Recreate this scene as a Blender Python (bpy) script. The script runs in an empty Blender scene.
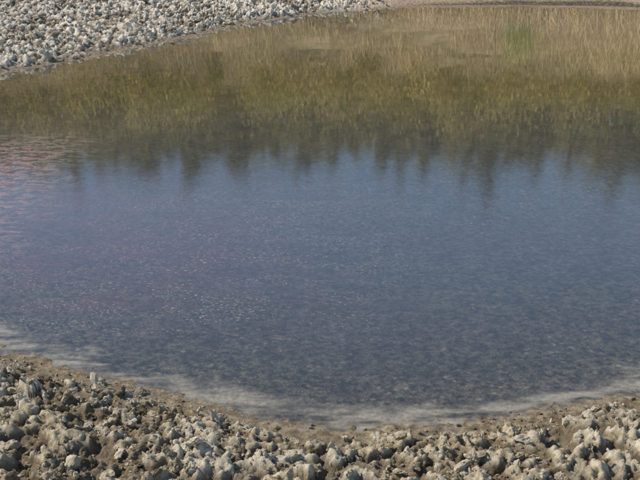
import bpy, math, numpy as np, bmesh
from mathutils import Vector, noise as mn
rng=np.random.default_rng(7)
sc=bpy.context.scene
sc.view_settings.view_transform='Standard'; sc.view_settings.look='None'; sc.view_settings.exposure=0

# ---------------------------------------------------------------- numpy noise
def h2(ix,iy,s):
    a=(ix.astype(np.int64)*374761393+iy.astype(np.int64)*668265263+s*974634777)&0xffffffff
    a=((a^(a>>13))*1274126177)&0xffffffff
    a=(a^(a>>16))&0xffffffff
    a=(a*2246822519)&0xffffffff
    a=a^(a>>15)
    return (a&0xffffff)/float(0x1000000)
def vn(x,y,s=0):
    ix=np.floor(x);iy=np.floor(y);fx=x-ix;fy=y-iy
    fx=fx*fx*(3-2*fx);fy=fy*fy*(3-2*fy)
    a=h2(ix,iy,s);b=h2(ix+1,iy,s);c=h2(ix,iy+1,s);d=h2(ix+1,iy+1,s)
    return (a*(1-fx)+b*fx)*(1-fy)+(c*(1-fx)+d*fx)*fy
def fbm(x,y,s=0,o=4):
    t=0;a=.5
    for i in range(o):
        t=t+a*(vn(x,y,s+i)-.5)*2
        x,y=(x*1.6-y*1.2)+3.1,(x*1.2+y*1.6)+1.7
        a*=.5
    return t
def worley(x,y,s=0):
    ix=np.floor(x);iy=np.floor(y)
    f1=np.full(x.shape,9.);f2=np.full(x.shape,9.);rid=np.zeros(x.shape)
    for i in(-1,0,1):
        for j in(-1,0,1):
            cx=ix+i;cy=iy+j
            d=np.hypot(cx+h2(cx,cy,s)-x,cy+h2(cx,cy,s+1)-y)
            r=h2(cx,cy,s+2)
            n=d<f1
            f2=np.where(n,f1,np.minimum(f2,d)); rid=np.where(n,r,rid); f1=np.where(n,d,f1)
    return f1,f2,rid
def ss(a,b,x):
    t=np.clip((x-a)/(b-a),0,1);return t*t*(3-2*t)

# ---------------------------------------------------------------- pond outline (metres)
P=np.array([(-5.4,7.7),(-4.3,6.45),(-3.2,5.6),(-2.2,4.8),(-1.51,4.22),(-.83,3.85),(-.334,3.63),(.16,3.51),(.575,3.54),(.92,3.63),(1.38,3.80),(2.3,4.3),
 (3.6,5.4),(5.4,7.4),(7.0,10.2),(7.2,13.0),(6.0,15.0),(4.4,15.7),(3.0,15.8),(1.54,15.6),(.15,14.8),(-.96,13.88),(-1.7,12.63),(-2.24,11.85),(-3.36,10.45),(-4.6,9.4)])
def sdist(x,y):
    d=np.full(x.shape,1e9);ins=np.zeros(x.shape,bool)
    n=len(P)
    for i in range(n):
        ax,ay=P[i];bx,by=P[(i+1)%n]
        ex,ey=bx-ax,by-ay
        t=np.clip(((x-ax)*ex+(y-ay)*ey)/(ex*ex+ey*ey),0,1)
        d=np.minimum(d,np.hypot(x-ax-t*ex,y-ay-t*ey))
        c=((ay>y)!=(by>y))&(x<(bx-ax)*(y-ay)/(by-ay+1e-12)+ax)
        ins^=c
    return np.where(ins,-d,d)
def shore(x,y):
    s=sdist(x,y)
    m=np.clip(1-np.abs(s)/2,0,1)
    return s+m*(.10*fbm(x*1.3,y*1.3,50,3)+.06*fbm(x*6,y*6,60,3))
def hill(x,y):
    r=np.hypot(x*.75,y)
    z=np.interp(r,[0,15.5,17,20,24,28,32,38,60,200,900],[0,0,.12,1.4,2.7,4.3,5.5,6.1,5.8,4,4])
    return z*ss(-2,10,y)*(1+.10*fbm(x*.12,y*.12,80,2))
def clody(x,y):
    return 1-ss(9,11,y)*ss(.0,1.4,x+.5*fbm(x,y,44,2))
def height(x,y):
    s=shore(x,y)
    farness=ss(7,10,y)
    land=np.clip(s,0,None)
    z=np.where(s<0, -np.minimum(-s*.11,.26-.06*farness), 0)
    z=z+ss(0,.3,s)*.05+np.clip(land,0,4)*.035
    amp=ss(.01,.20,s)
    fade=(1-ss(17,19,y))*(.12+.88*clody(x,y))
    wx=x+.035*fbm(x*14,y*14,5,3);wy=y+.035*fbm(x*14+9,y*14,6,3)
    f1,f2,r=worley(wx*10.5,wy*10.5,11)
    c1=np.sqrt(np.clip(1-(f1/.75)**2,0,1))*(.25+.75*r)
    g1,g2,r2=worley(wx*23,wy*23,31)
    c2=np.sqrt(np.clip(1-(g1/.8)**2,0,1))*(.2+.8*r2)
    big=fbm(x*2.2,y*2.2,90,3)
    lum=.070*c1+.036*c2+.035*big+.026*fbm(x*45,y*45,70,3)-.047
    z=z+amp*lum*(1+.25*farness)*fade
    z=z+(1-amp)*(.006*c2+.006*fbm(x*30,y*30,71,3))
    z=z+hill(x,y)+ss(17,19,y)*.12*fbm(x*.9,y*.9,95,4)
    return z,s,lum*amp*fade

# ---------------------------------------------------------------- ground sheet
def grow(a,b,st,k=1.12):
    o=[];v=a
    while v<b: o.append(v); v+=st; st*=k
    return np.array(o+[b])
xr=np.concatenate([np.arange(0,2.1,.007),np.arange(2.1,5,.016),np.arange(5,9,.05),grow(9,900,.08)])
xs=np.concatenate([-xr[:0:-1],xr])
ys=np.concatenate([-grow(0,600,.3)[:0:-1]-.0,np.arange(0,2.6,.1),np.arange(2.6,4.5,.006),np.arange(4.5,9.8,.04),np.arange(9.8,17.0,.018),np.arange(17.0,22,.08),grow(22,900,.15)])
X,Y=np.meshgrid(xs,ys)
Z,S,LU=height(X,Y)
def set_mesh(name,co,faces,smooth=True,attrs={},mat=None):
    me=bpy.data.meshes.new(name)
    nf,k=faces.shape
    me.vertices.add(len(co));me.vertices.foreach_set('co',co.astype(np.float32).ravel())
    me.loops.add(nf*k);me.loops.foreach_set('vertex_index',faces.astype(np.int32).ravel())
    me.polygons.add(nf);me.polygons.foreach_set('loop_start',np.arange(0,nf*k,k,dtype=np.int32))
    me.polygons.foreach_set('loop_total',np.full(nf,k,dtype=np.int32))
    me.polygons.foreach_set('use_smooth',np.full(nf,smooth))
    me.update(calc_edges=True)
    for n,v in attrs.items():
        a=me.attributes.new(n,'FLOAT','POINT');a.data.foreach_set('value',v.astype(np.float32).ravel())
    if mat: me.materials.append(mat)
    return me
def add(name,me,loc=(0,0,0),parent=None):
    ob=bpy.data.objects.new(name,me);sc.collection.objects.link(ob);ob.location=loc
    if parent: ob.parent=parent
    return ob
def gridfaces(ny,nx):
    i=np.arange(ny-1)[:,None]*nx+np.arange(nx-1)[None,:]
    i=i.ravel();return np.stack([i,i+1,i+nx+1,i+nx],1)

# ---------------------------------------------------------------- material helpers
class M:
    def __init__(s,name):
        s.m=bpy.data.materials.new(name);s.m.use_nodes=True
        s.t=s.m.node_tree;s.t.nodes.clear()
        s.out=s.n('ShaderNodeOutputMaterial')
    def n(s,t,**k):
        nd=s.t.nodes.new(t)
        for a,b in k.items(): setattr(nd,a,b)
        return nd
    def l(s,a,b): s.t.links.new(a,b)
    def put(s,sock,v):
        if hasattr(v,'is_output') : s.l(v,sock)
        else: sock.default_value=v
    def noise(s,vec,scale,det=4,rough=.6,dist=0):
        n=s.n('ShaderNodeTexNoise');s.l(vec,n.inputs['Vector']);n.inputs['Scale'].default_value=scale
        n.inputs['Detail'].default_value=det;n.inputs['Roughness'].default_value=rough;n.inputs['Distortion'].default_value=dist
        return n.outputs['Fac']
    def ramp(s,f,a,b,inv=False):
        n=s.n('ShaderNodeMapRange');n.interpolation_type='SMOOTHSTEP';s.put(n.inputs['Value'],f)
        n.inputs['From Min'].default_value=a;n.inputs['From Max'].default_value=b
        if inv: n.inputs['To Min'].default_value=1;n.inputs['To Max'].default_value=0
        return n.outputs['Result']
    def mix(s,f,a,b,bt='MIX'):
        n=s.n('ShaderNodeMix',data_type='RGBA',blend_type=bt)
        s.put(n.inputs[0],f)
        for i,v in((6,a),(7,b)):
            if isinstance(v,tuple): v=(*v,1)
            s.put(n.inputs[i],v)
        return n.outputs[2]
    def math(s,op,a,b=0.0,c=None):
        n=s.n('ShaderNodeMath',operation=op);s.put(n.inputs[0],a);s.put(n.inputs[1],b)
        if c is not None: s.put(n.inputs[2],c)
        return n.outputs[0]
    def attr(s,name):
        return s.n('ShaderNodeAttribute',attribute_name=name).outputs['Fac']
    def pos(s):
        return s.n('ShaderNodeNewGeometry').outputs['Position']
    def xyz(s,v):
        n=s.n('ShaderNodeSeparateXYZ');s.l(v,n.inputs[0]);return n.outputs
    def mapping(s,v,scale=(1,1,1),rot=(0,0,0)):
        n=s.n('ShaderNodeMapping');s.l(v,n.inputs[0]);n.inputs['Scale'].default_value=scale;n.inputs['Rotation'].default_value=rot
        return n.outputs[0]

def mud_material(name,full):
    m=M(name);p=m.pos();sep=m.xyz(p)
    n1=m.noise(p,3,3);n2=m.noise(p,24,4,.7);n3=m.noise(p,110,2,.7)
    c=m.mix(m.ramp(n2,.35,.66),(.38,.285,.17),(.76,.65,.47))
    c=m.mix(m.math('MULTIPLY',m.ramp(n1,.42,.62),.6),c,(.76,.67,.52))
    c=m.mix(m.math('MULTIPLY',m.ramp(n3,.5,.75),.5),c,(.86,.78,.63))
    fr=m.ramp(sep[1],7,10)
    cf=m.mix(m.ramp(n2,.3,.65),(.48,.40,.30),(.88,.79,.65))
    if full:
        cf=m.mix(m.ramp(m.math('ADD',sep[0],n1),.4,1.8),cf,m.mix(n2,(.36,.26,.18),(.52,.38,.27)))
    c=m.mix(fr,c,cf)
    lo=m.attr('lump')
    c=m.mix(m.math('MULTIPLY',m.ramp(lo,-.006,.030,True),.80),c,m.mix(n2,(.07,.046,.027),(.24,.175,.105)))  # paints shade of the gaps into ground colour; on clods, a random darker tone
    s=m.attr('shore')
    wet=m.ramp(m.math('ADD',s,m.math('MULTIPLY',m.math('SUBTRACT',n1,.5),.25)),-.03,.12,True)
    c=m.mix(wet,c,m.mix(m.ramp(n2,.4,.65),(.21,.16,.10),(.46,.37,.25)))
    if full:
        vor=m.n('ShaderNodeTexVoronoi');m.l(m.mapping(p,(1,1,.2)),vor.inputs['Vector']);vor.inputs['Scale'].default_value=26
        vc=m.n('ShaderNodeSeparateColor');m.l(vor.outputs['Color'],vc.inputs[0])
        stone=m.math('MULTIPLY',m.ramp(m.math('ADD',vor.outputs['Distance'],m.math('MULTIPLY',m.math('SUBTRACT',n3,.5),1.3)),.12,.40,True),m.math('MULTIPLY',m.ramp(vc.outputs[0],.5,.9),m.ramp(n1,.38,.58)))
        uw=m.mix(m.ramp(n2,.36,.62),(.080,.070,.046),(.31,.262,.185))
        uw=m.mix(m.ramp(n3,.38,.62),m.mix(.6,uw,(.035,.03,.022)),uw)
        uw=m.mix(m.ramp(m.noise(p,9,3,.6),.40,.60),m.mix(.35,uw,(.04,.036,.028)),uw)
        uw=m.mix(m.math('MULTIPLY',stone,.7),uw,(.48,.42,.32))
        al=m.math('MULTIPLY',m.ramp(m.math('ADD',sep[0],m.math('MULTIPLY',n1,1.8)),-.8,1.9,True),m.ramp(m.noise(p,3.6,5,.75),.42,.62))
        al=m.math('MULTIPLY',al,m.math('MULTIPLY',m.ramp(sep[1],4.1,5.2),m.ramp(sep[1],7,8.5,True)))
        uw=m.mix(m.math('MULTIPLY',al,.62),uw,m.mix(n3,(.13,.035,.045),(.36,.155,.17)))
        c=m.mix(m.ramp(s,-.12,.0,True),c,uw)
        hs=m.ramp(m.math('ADD',sep[1],m.math('MULTIPLY',n1,1.5)),16.8,18.3)
        c=m.mix(hs,c,m.mix(m.ramp(n1,.4,.6),(.48,.36,.21),(.32,.26,.13)))
    b=m.n('ShaderNodeBsdfDiffuse');m.l(c,b.inputs['Color'])
    bp=m.n('ShaderNodeBump');bp.inputs['Strength'].default_value=1.0;bp.inputs['Distance'].default_value=.020
    m.l(m.noise(p,55,5,.80),bp.inputs['Height']);m.l(bp.outputs[0],b.inputs['Normal'])
    m.l(b.outputs[0],m.out.inputs[0]);return m.m
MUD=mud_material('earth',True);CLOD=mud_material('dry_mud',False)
def leafmat(name,a,b,tr=.25):
    m=M(name);p=m.pos()
    c=m.mix(m.ramp(m.noise(p,1.1,2),.4,.6),a,b)
    c=m.mix(m.math('MULTIPLY',m.ramp(m.noise(p,.45,1),.5,.65),.6),c,tuple(v*.45 for v in a))
    d=m.n('ShaderNodeBsdfDiffuse');m.l(c,d.inputs[0]);t=m.n('ShaderNodeBsdfTranslucent');m.l(c,t.inputs[0])
    x=m.n('ShaderNodeMixShader');x.inputs[0].default_value=tr;m.l(d.outputs[0],x.inputs[1]);m.l(t.outputs[0],x.inputs[2])
    m.l((x if tr>0 else d).outputs[0],m.out.inputs[0]);return m.m
LEAF=leafmat('scrub_foliage',(.30,.27,.07),(.48,.39,.145),.3)
PINE=leafmat('pine_foliage',(.19,.19,.055),(.30,.27,.09),.3)
GRASS=leafmat('dry_grass_blades',(.70,.53,.31),(.52,.42,.22),0)
REED=leafmat('reed_leaves',(.22,.32,.07),(.28,.34,.11))
BARK=leafmat('bark',(.14,.10,.06),(.2,.15,.10),0)

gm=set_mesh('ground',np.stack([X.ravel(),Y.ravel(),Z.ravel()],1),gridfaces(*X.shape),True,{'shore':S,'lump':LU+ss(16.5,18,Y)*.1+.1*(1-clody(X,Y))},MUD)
add('ground',gm)

# ---------------------------------------------------------------- clods
def clod_variant(seed,sub):
    bm=bmesh.new();bmesh.ops.create_icosphere(bm,subdivisions=sub,radius=1)
    o=Vector((seed*7.3,seed*3.1,seed*1.7))
    rr=np.random.default_rng(seed)
    planes=[(Vector(rr.normal(size=3)).normalized(),rr.uniform(.35,.7)) for _ in range(10)]
    for v in bm.verts:
        d=v.co.normalized();r=1.0
        for n,h in planes:
            q=d.dot(n)
            if q>0: r=min(r,h/q)
        r*=1+.38*mn.noise(d*1.6+o)+.26*mn.noise(d*4+o)+.20*mn.noise(d*9+o)
        f=mn.voronoi(d*3.6+o)[0]
        r-=.20*max(0,.35-(f[1]-f[0]))
        v.co=d*r*1.25
    bm.verts.ensure_lookup_table()
    co=np.array([v.co[:] for v in bm.verts]);fa=np.array([[v.index for v in f.verts] for f in bm.faces])
    bm.free();co[:,2]*=.7
    return co,fa
def scatter(name,pts,scales,sub,nv=10,seed=1,smooth=True):
    r=np.random.default_rng(seed)
    z,s,_=height(pts[:,0],pts[:,1])
    co=[];fa=[];sh=[];lu=[];off=0
    idx=r.integers(0,nv,len(pts))
    tone=np.where(r.random(len(pts))<.38,-.01+.03*r.random(len(pts)),.05)
    for k in range(nv):
        V,F=clod_variant(seed*50+k,sub)
        sel=np.where(idx==k)[0]
        if len(sel)==0: continue
        q=r.normal(size=(len(sel),4));q[:,1:3]*=.5;q/=np.linalg.norm(q,axis=1)[:,None]
        w,x,y,zz=q.T
        R=np.stack([1-2*(y*y+zz*zz),2*(x*y-zz*w),2*(x*zz+y*w),2*(x*y+zz*w),1-2*(x*x+zz*zz),2*(y*zz-x*w),2*(x*zz-y*w),2*(y*zz+x*w),1-2*(x*x+y*y)],1).reshape(-1,3,3)
        sz=scales[sel][:,None]*r.uniform(.65,1.4,(len(sel),3))
        C=np.einsum('nij,nvj->nvi',R,V[None]*sz[:,None,:])
        C[:,:,0]+=pts[sel,0][:,None];C[:,:,1]+=pts[sel,1][:,None];C[:,:,2]+=(z[sel]+scales[sel]*.40)[:,None]
        co.append(C.reshape(-1,3));sh.append(np.repeat(s[sel],len(V)));lu.append(np.repeat(tone[sel],len(V)))
        fa.append((F[None]+(off+np.arange(len(sel))*len(V))[:,None,None]).reshape(-1,3));off+=len(sel)*len(V)
    return set_mesh(name,np.concatenate(co),np.concatenate(fa),smooth,{'shore':np.concatenate(sh),'lump':np.concatenate(lu)},CLOD)
def points(n,x0,x1,y0,y1,smin,smax):
    x=rng.uniform(x0,x1,n);y=rng.uniform(y0,y1,n);s=shore(x,y)
    dens=ss(smin,smin+.16,s)*(.35+.65*ss(-.25,.25,fbm(x*1.7,y*1.7,33,3)))*(.03+.97*clody(x,y))
    k=(rng.random(n)<dens)&(s<smax)
    return np.stack([x[k],y[k]],1)
mc=bpy.data.objects.new('mud_clods',None);sc.collection.objects.link(mc)
p=points(5200,-2.8,2.8,2.5,5.2,.03,1.5); sz=.008+.027*rng.random(len(p))**2.4
add('near_bank_clods',scatter('near_clods',p,sz,3,16,1,False),parent=mc)
p=points(17000,-2.4,2.4,2.7,4.9,-.06,1.5); sz=.003+.008*rng.random(len(p))**2
add('near_bank_crumbs',scatter('near_crumbs',p,sz,2,8,2,False),parent=mc)
p=points(8500,-8,4,9,18,.0,6); sz=.020+.040*rng.random(len(p))**2.2
add('far_bank_clods',scatter('far_clods',p,sz,2,10,3,False),parent=mc)
p=points(12000,-8,4,9,18,-.08,6); sz=.010+.018*rng.random(len(p))**2
add('far_bank_crumbs',scatter('far_crumbs',p,sz,1,6,4),parent=mc)

# ---------------------------------------------------------------- water
def water_material():
    m=M('pond_water');p=m.pos();sp=m.xyz(p);x,y=sp[0],sp[1]
    s=m.attr('shore')
    nL=m.attr('nl');nM=m.noise(p,5,3,.65);nF=m.noise(p,40,3,.75)
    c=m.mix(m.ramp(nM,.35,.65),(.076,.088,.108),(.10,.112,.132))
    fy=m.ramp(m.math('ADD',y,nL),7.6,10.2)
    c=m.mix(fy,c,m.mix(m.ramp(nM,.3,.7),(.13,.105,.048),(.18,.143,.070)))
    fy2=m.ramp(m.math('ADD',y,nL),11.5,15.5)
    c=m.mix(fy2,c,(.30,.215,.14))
    bx=m.ramp(m.math('ADD',x,m.math('MULTIPLY',nL,1.6)),-1.6,1.3,True)
    by=m.math('MULTIPLY',m.ramp(y,4.1,5.2),m.ramp(y,6.0,7.6,True))
    bloom=m.math('MULTIPLY',bx,by)
    c=m.mix(m.math('MULTIPLY',bloom,.5),c,(.19,.085,.11))
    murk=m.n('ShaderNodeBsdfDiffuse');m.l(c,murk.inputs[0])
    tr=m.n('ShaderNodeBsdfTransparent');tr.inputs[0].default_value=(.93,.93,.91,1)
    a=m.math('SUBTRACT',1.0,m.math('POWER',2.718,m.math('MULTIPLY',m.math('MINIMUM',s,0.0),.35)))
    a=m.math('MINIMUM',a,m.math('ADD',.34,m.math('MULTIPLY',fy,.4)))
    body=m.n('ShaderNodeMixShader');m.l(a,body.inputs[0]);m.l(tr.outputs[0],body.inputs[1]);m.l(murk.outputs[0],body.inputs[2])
    bp=m.n('ShaderNodeBump');bp.inputs['Strength'].default_value=1;bp.inputs['Distance'].default_value=.0010
    calm=m.ramp(y,5.0,8.5,True)
    rip=m.math('ADD',m.math('MULTIPLY',m.noise(m.mapping(p,(1,.7,1),(0,0,.4)),7,1,.5),.35),m.math('MULTIPLY',nF,m.math('ADD',.03,m.math('MULTIPLY',calm,.50))))
    m.l(rip,bp.inputs['Height'])
    gl=m.n('ShaderNodeBsdfGlossy');gl.inputs['Roughness'].default_value=.014;gl.inputs[0].default_value=(1,1,1,1);m.l(bp.outputs[0],gl.inputs['Normal'])
    # Schlick reflectance, symmetric for both faces of the sheet
    geo=m.n('ShaderNodeNewGeometry');dt=m.n('ShaderNodeVectorMath',operation='DOT_PRODUCT');m.l(geo.outputs['Incoming'],dt.inputs[0]);m.l(bp.outputs[0],dt.inputs[1])
    cs=m.math('SUBTRACT',1.0,m.math('ABSOLUTE',dt.outputs['Value']))
    F=m.math('ADD',.040,m.math('MULTIPLY',m.math('POWER',cs,3.8),.955))
    w=m.n('ShaderNodeMixShader');m.l(F,w.inputs[0]);m.l(body.outputs[0],w.inputs[1]);m.l(gl.outputs[0],w.inputs[2])
    sp_=m.noise(m.mapping(p,(1,1.5,1),(0,0,.5)),46,2,.8)
    st=m.noise(m.mapping(p,(1.0,3.2,1),(0,0,.45)),1.8,3,.65)
    zone=m.math('MULTIPLY',m.ramp(st,.40,.58),m.math('MULTIPLY',m.ramp(m.math('ADD',x,m.math('MULTIPLY',nL,.8)),-.1,1.5,True),m.math('MULTIPLY',m.ramp(y,4.1,4.6),m.ramp(y,6.0,7.0,True))))
    pale=m.math('MULTIPLY',m.ramp(sp_,.58,.66),zone)
    rx=m.ramp(m.math('ADD',x,m.math('MULTIPLY',nM,.9)),-1.85,-1.2,True)
    rz=m.math('MULTIPLY',rx,m.math('MULTIPLY',m.ramp(y,4.8,5.4),m.ramp(y,7.5,8.3,True)))
    red=m.math('MULTIPLY',rz,m.ramp(m.noise(m.mapping(p,(1,2.2,1),(0,0,.3)),8,4,.8),.45,.58))
    fs=m.math('ADD',s,m.math('MULTIPLY',m.math('SUBTRACT',nM,.5),.28))
    fo=m.math('MULTIPLY',m.math('MULTIPLY',m.ramp(fs,-.26,-.08),m.ramp(fs,-.07,.0,True)),m.ramp(y,6,5))
    fo=m.math('MULTIPLY',fo,m.ramp(st,.38,.58))
    fo=m.math('MULTIPLY',fo,m.math('MULTIPLY',nF,.80))
    scol=m.mix(m.math('MAXIMUM',red,m.math('MULTIPLY',bloom,.7)),(.55,.485,.38),m.mix(m.ramp(nF,.4,.6),(.30,.09,.11),(.55,.31,.30)))
    scum=m.n('ShaderNodeBsdfDiffuse');m.l(scol,scum.inputs[0])
    sf=m.math('MAXIMUM',m.math('MULTIPLY',pale,.5),m.math('MAXIMUM',m.math('MULTIPLY',red,.5),fo))
    o=m.n('ShaderNodeMixShader');m.l(sf,o.inputs[0]);m.l(w.outputs[0],o.inputs[1]);m.l(scum.outputs[0],o.inputs[2])
    m.l(o.outputs[0],m.out.inputs[0]);return m.m
wx_=np.arange(-6.5,8.2,.04);wy_=np.arange(3.0,17.2,.04)
WX,WY=np.meshgrid(wx_,wy_);WS=shore(WX,WY);NL=.5+.6*fbm(WX*.9,WY*.9,301,4)
fw=gridfaces(*WX.shape);keep=(WS.ravel()[fw].min(1)<.12);fw=fw[keep]
used=np.unique(fw);re=np.zeros(WX.size,int);re[used]=np.arange(len(used))
add('pond_water',set_mesh('pond_water',np.stack([WX.ravel()[used],WY.ravel()[used],np.zeros(len(used))],1),re[fw],True,{'shore':WS.ravel()[used],'nl':NL.ravel()[used]},water_material()))

# ---------------------------------------------------------------- vegetation
def quads(c,u,v):
    n=len(c);co=np.stack([c-u-v*.15,c-v,c+u+v*.15,c+v],1).reshape(-1,3)
    return co,np.arange(n*4).reshape(n,4)
def rnd(n,r): 
    d=r.normal(size=(n,3));return d/np.linalg.norm(d,axis=1)[:,None]
def leaves(c,size,r,up=.3):
    d=rnd(len(c),r);d[:,2]=np.abs(d[:,2])+up;d/=np.linalg.norm(d,axis=1)[:,None]
    e=np.cross(d,rnd(len(c),r));e/=np.linalg.norm(e,axis=1)[:,None]+1e-9
    s=size*r.uniform(.6,1.4,(len(c),1))
    return quads(c,d*s,e*s*.4)
def tube(path,rad,k=6):
    path=np.array(path);n=len(path);a=np.arange(k)/k*2*math.pi
    t=np.gradient(path,axis=0);t/=np.linalg.norm(t,axis=1)[:,None]
    ref=np.array([1.,0.13,0.07]);e1=np.cross(t,ref);e1/=np.linalg.norm(e1,axis=1)[:,None];e2=np.cross(t,e1)
    co=path[:,None]+np.array(rad)[:,None,None]*(np.cos(a)[None,:,None]*e1[:,None]+np.sin(a)[None,:,None]*e2[:,None])
    f=[(i*k+j,i*k+(j+1)%k,(i+1)*k+(j+1)%k,(i+1)*k+j) for i in range(n-1) for j in range(k)]
    return co.reshape(-1,3),np.array(f)
def join(parts):
    co=[];fa=[];o=0
    for c,f in parts: co.append(c);fa.append(f+o);o+=len(c)
    return np.concatenate(co),np.concatenate(fa)
def tree_variant(seed,H=3.0):
    r=np.random.default_rng(seed);wood=[];lf=[]
    bend=r.normal(size=2)*.10
    T=lambda t:np.array([bend[0]*t*t*H,bend[1]*t*t*H,H*t])
    ts=np.linspace(-.05,1,9);wood.append(tube([T(t) for t in ts],[.055*(1-.93*max(t,0)) for t in ts]))
    wd=r.uniform(.17,.30)
    for i in range(40):
        t=r.uniform(.08,.97);L=H*wd*(1-t)**.8*r.uniform(.5,1.2)+.07;a=r.uniform(0,6.283)
        d=np.array([math.cos(a),math.sin(a),r.uniform(.6,1.5)]);d/=np.linalg.norm(d)
        b=T(t);q=[b+d*L*s+np.array([0,0,.18*L*s*s]) for s in(0,.33,.66,1)]
        wood.append(tube(q,[.014*(1-t*.6),.010,.006,.002],4))
        n=int(26*L/.5)+8;s=r.uniform(.15,1.05,n)
        c=b+d*(L*s)[:,None]+r.normal(size=(n,3))*.045;c[:,2]+=.18*L*s*s
        lf.append(leaves(c,.05,r,.7))
    c=np.array([T(t) for t in r.uniform(.85,1.05,24)])+r.normal(size=(24,3))*.02;lf.append(leaves(c,.045,r,1.4))
    return join(wood),join(lf)
variants=[]
for k in range(7):
    (wc,wf),(lc,lfc)=tree_variant(100+k)
    variants.append((set_mesh('trunk_mesh',wc,wf,True,{},BARK),set_mesh('crown_mesh',lc,lfc,False,{},PINE)))
tp=[]
r=np.random.default_rng(21)
for i in range(180):
    tp.append((r.uniform(-15,15),r.uniform(24,30.5),r.uniform(.42,.76)))
for x,y,s in [(4.6,27,.95),(5.0,28,.93),(4.3,28,.85),(-3.4,27,.95),(-2.9,28,.85),(8.2,27,.85),(-7,27,.85),(-.6,28,.8),(2.2,28,.75)]: tp.append((x,y,s))
tp=np.array(tp);tz=height(tp[:,0],tp[:,1])[0]
for i,(x,y,s) in enumerate(tp):
    e=bpy.data.objects.new('pine_tree',None);sc.collection.objects.link(e);e.location=(x,y,tz[i]);e.scale=(s,s,s*r.uniform(.9,1.15));e.rotation_euler=(0,0,r.uniform(0,6.28))
    w,c=variants[i%7];add('trunk',w,parent=e);add('crown',c,parent=e)
lf=[]
n=640
sx=r.uniform(-17,17,n);sy=19.6+12*r.random(n)**.75;sz_=height(sx,sy)[0]
for i in range(n):
    Hs=r.uniform(.6,1.3)*(1+.07*(sy[i]-20));W=Hs*r.uniform(.35,.6)
    k=250
    lob=rnd(7,r)*np.array([W*.6,W*.6,Hs*.28]);lob[:,2]=np.abs(lob[:,2])+Hs*.38
    c=lob[r.integers(0,7,k)]+r.normal(size=(k,3))*np.array([W*.2,W*.2,Hs*.27]);c[:,2]=np.abs(c[:,2])
    c+=np.array([sx[i],sy[i],sz_[i]]);lf.append(leaves(c,.065,r,.9))
c,f=join(lf);add('hillside_scrub',set_mesh('hillside_scrub',c,f,False,{},LEAF))
def blades(x,y,h,w,r,lean=.35):
    z=height(x,y)[0];n=len(x);b=np.stack([x,y,z-.02],1)
    a=r.uniform(0,6.283,n);e=np.stack([np.cos(a),np.sin(a),np.zeros(n)],1)*w[:,None]
    ln=r.normal(size=(n,2))*lean;t=b+np.stack([ln[:,0]*h,ln[:,1]*h,h],1);mid=b+np.stack([ln[:,0]*h*.3,ln[:,1]*h*.3,h*.55],1)
    co=np.stack([b-e,b+e,mid+e*.7,mid-e*.7,t+e*.12,t-e*.12],1).reshape(-1,3)
    o=np.arange(n)[:,None]*6;fa=np.concatenate([o+np.array([0,1,2,3]),o+np.array([3,2,4,5])])
    return co,fa
n=60000;gx=r.uniform(-13,13,n);gy=16.0+7.3*r.random(n)**1.1
k=(fbm(gx*.9,gy*.9,200,3)>-.2)&(gy>17.1-1.1*ss(0,2,gx)+.5*fbm(gx,gy,201,2));gx,gy=gx[k],gy[k]
c,f=blades(gx,gy,r.uniform(.12,.5,len(gx)),r.uniform(.003,.007,len(gx)),r)
add('dry_grass',set_mesh('dry_grass',c,f,False,{},GRASS))
n=130;gx=3.4+r.normal(size=n)*.14;gy=17.2+r.normal(size=n)*.16
c,f=blades(gx,gy,r.uniform(.4,1.0,n),r.uniform(.005,.010,n),r,.16)
add('reed_clump',set_mesh('reed_clump',c,f,False,{},REED))

# ---------------------------------------------------------------- light
el,az=math.radians(43),math.radians(-82)
w=bpy.data.worlds.new('World');sc.world=w;w.use_nodes=True;nt=w.node_tree
bg=nt.nodes['Background'];sky=nt.nodes.new('ShaderNodeTexSky');sky.sky_type='NISHITA';sky.sun_disc=False
sky.sun_elevation=el;sky.sun_rotation=az;sky.dust_density=.25;sky.ozone_density=2.6;sky.air_density=1.2
nt.links.new(sky.outputs[0],bg.inputs[0]);bg.inputs[1].default_value=.15
d=Vector((math.sin(az)*math.cos(el),math.cos(az)*math.cos(el),math.sin(el)))
sl=bpy.data.lights.new('sun','SUN');sl.energy=5.0;sl.angle=math.radians(.5);sl.color=(1,.93,.81)
so=add('sun',sl);so.rotation_euler=(-d).to_track_quat('-Z','Y').to_euler()

cam=bpy.data.cameras.new('camera');co=add('camera',cam,(0,0,2.2))
cam.sensor_width=36;cam.lens=36*1000/640;cam.clip_end=3000;cam.clip_start=.05
co.rotation_euler=(math.radians(90-21.3),0,0)
sc.camera=co
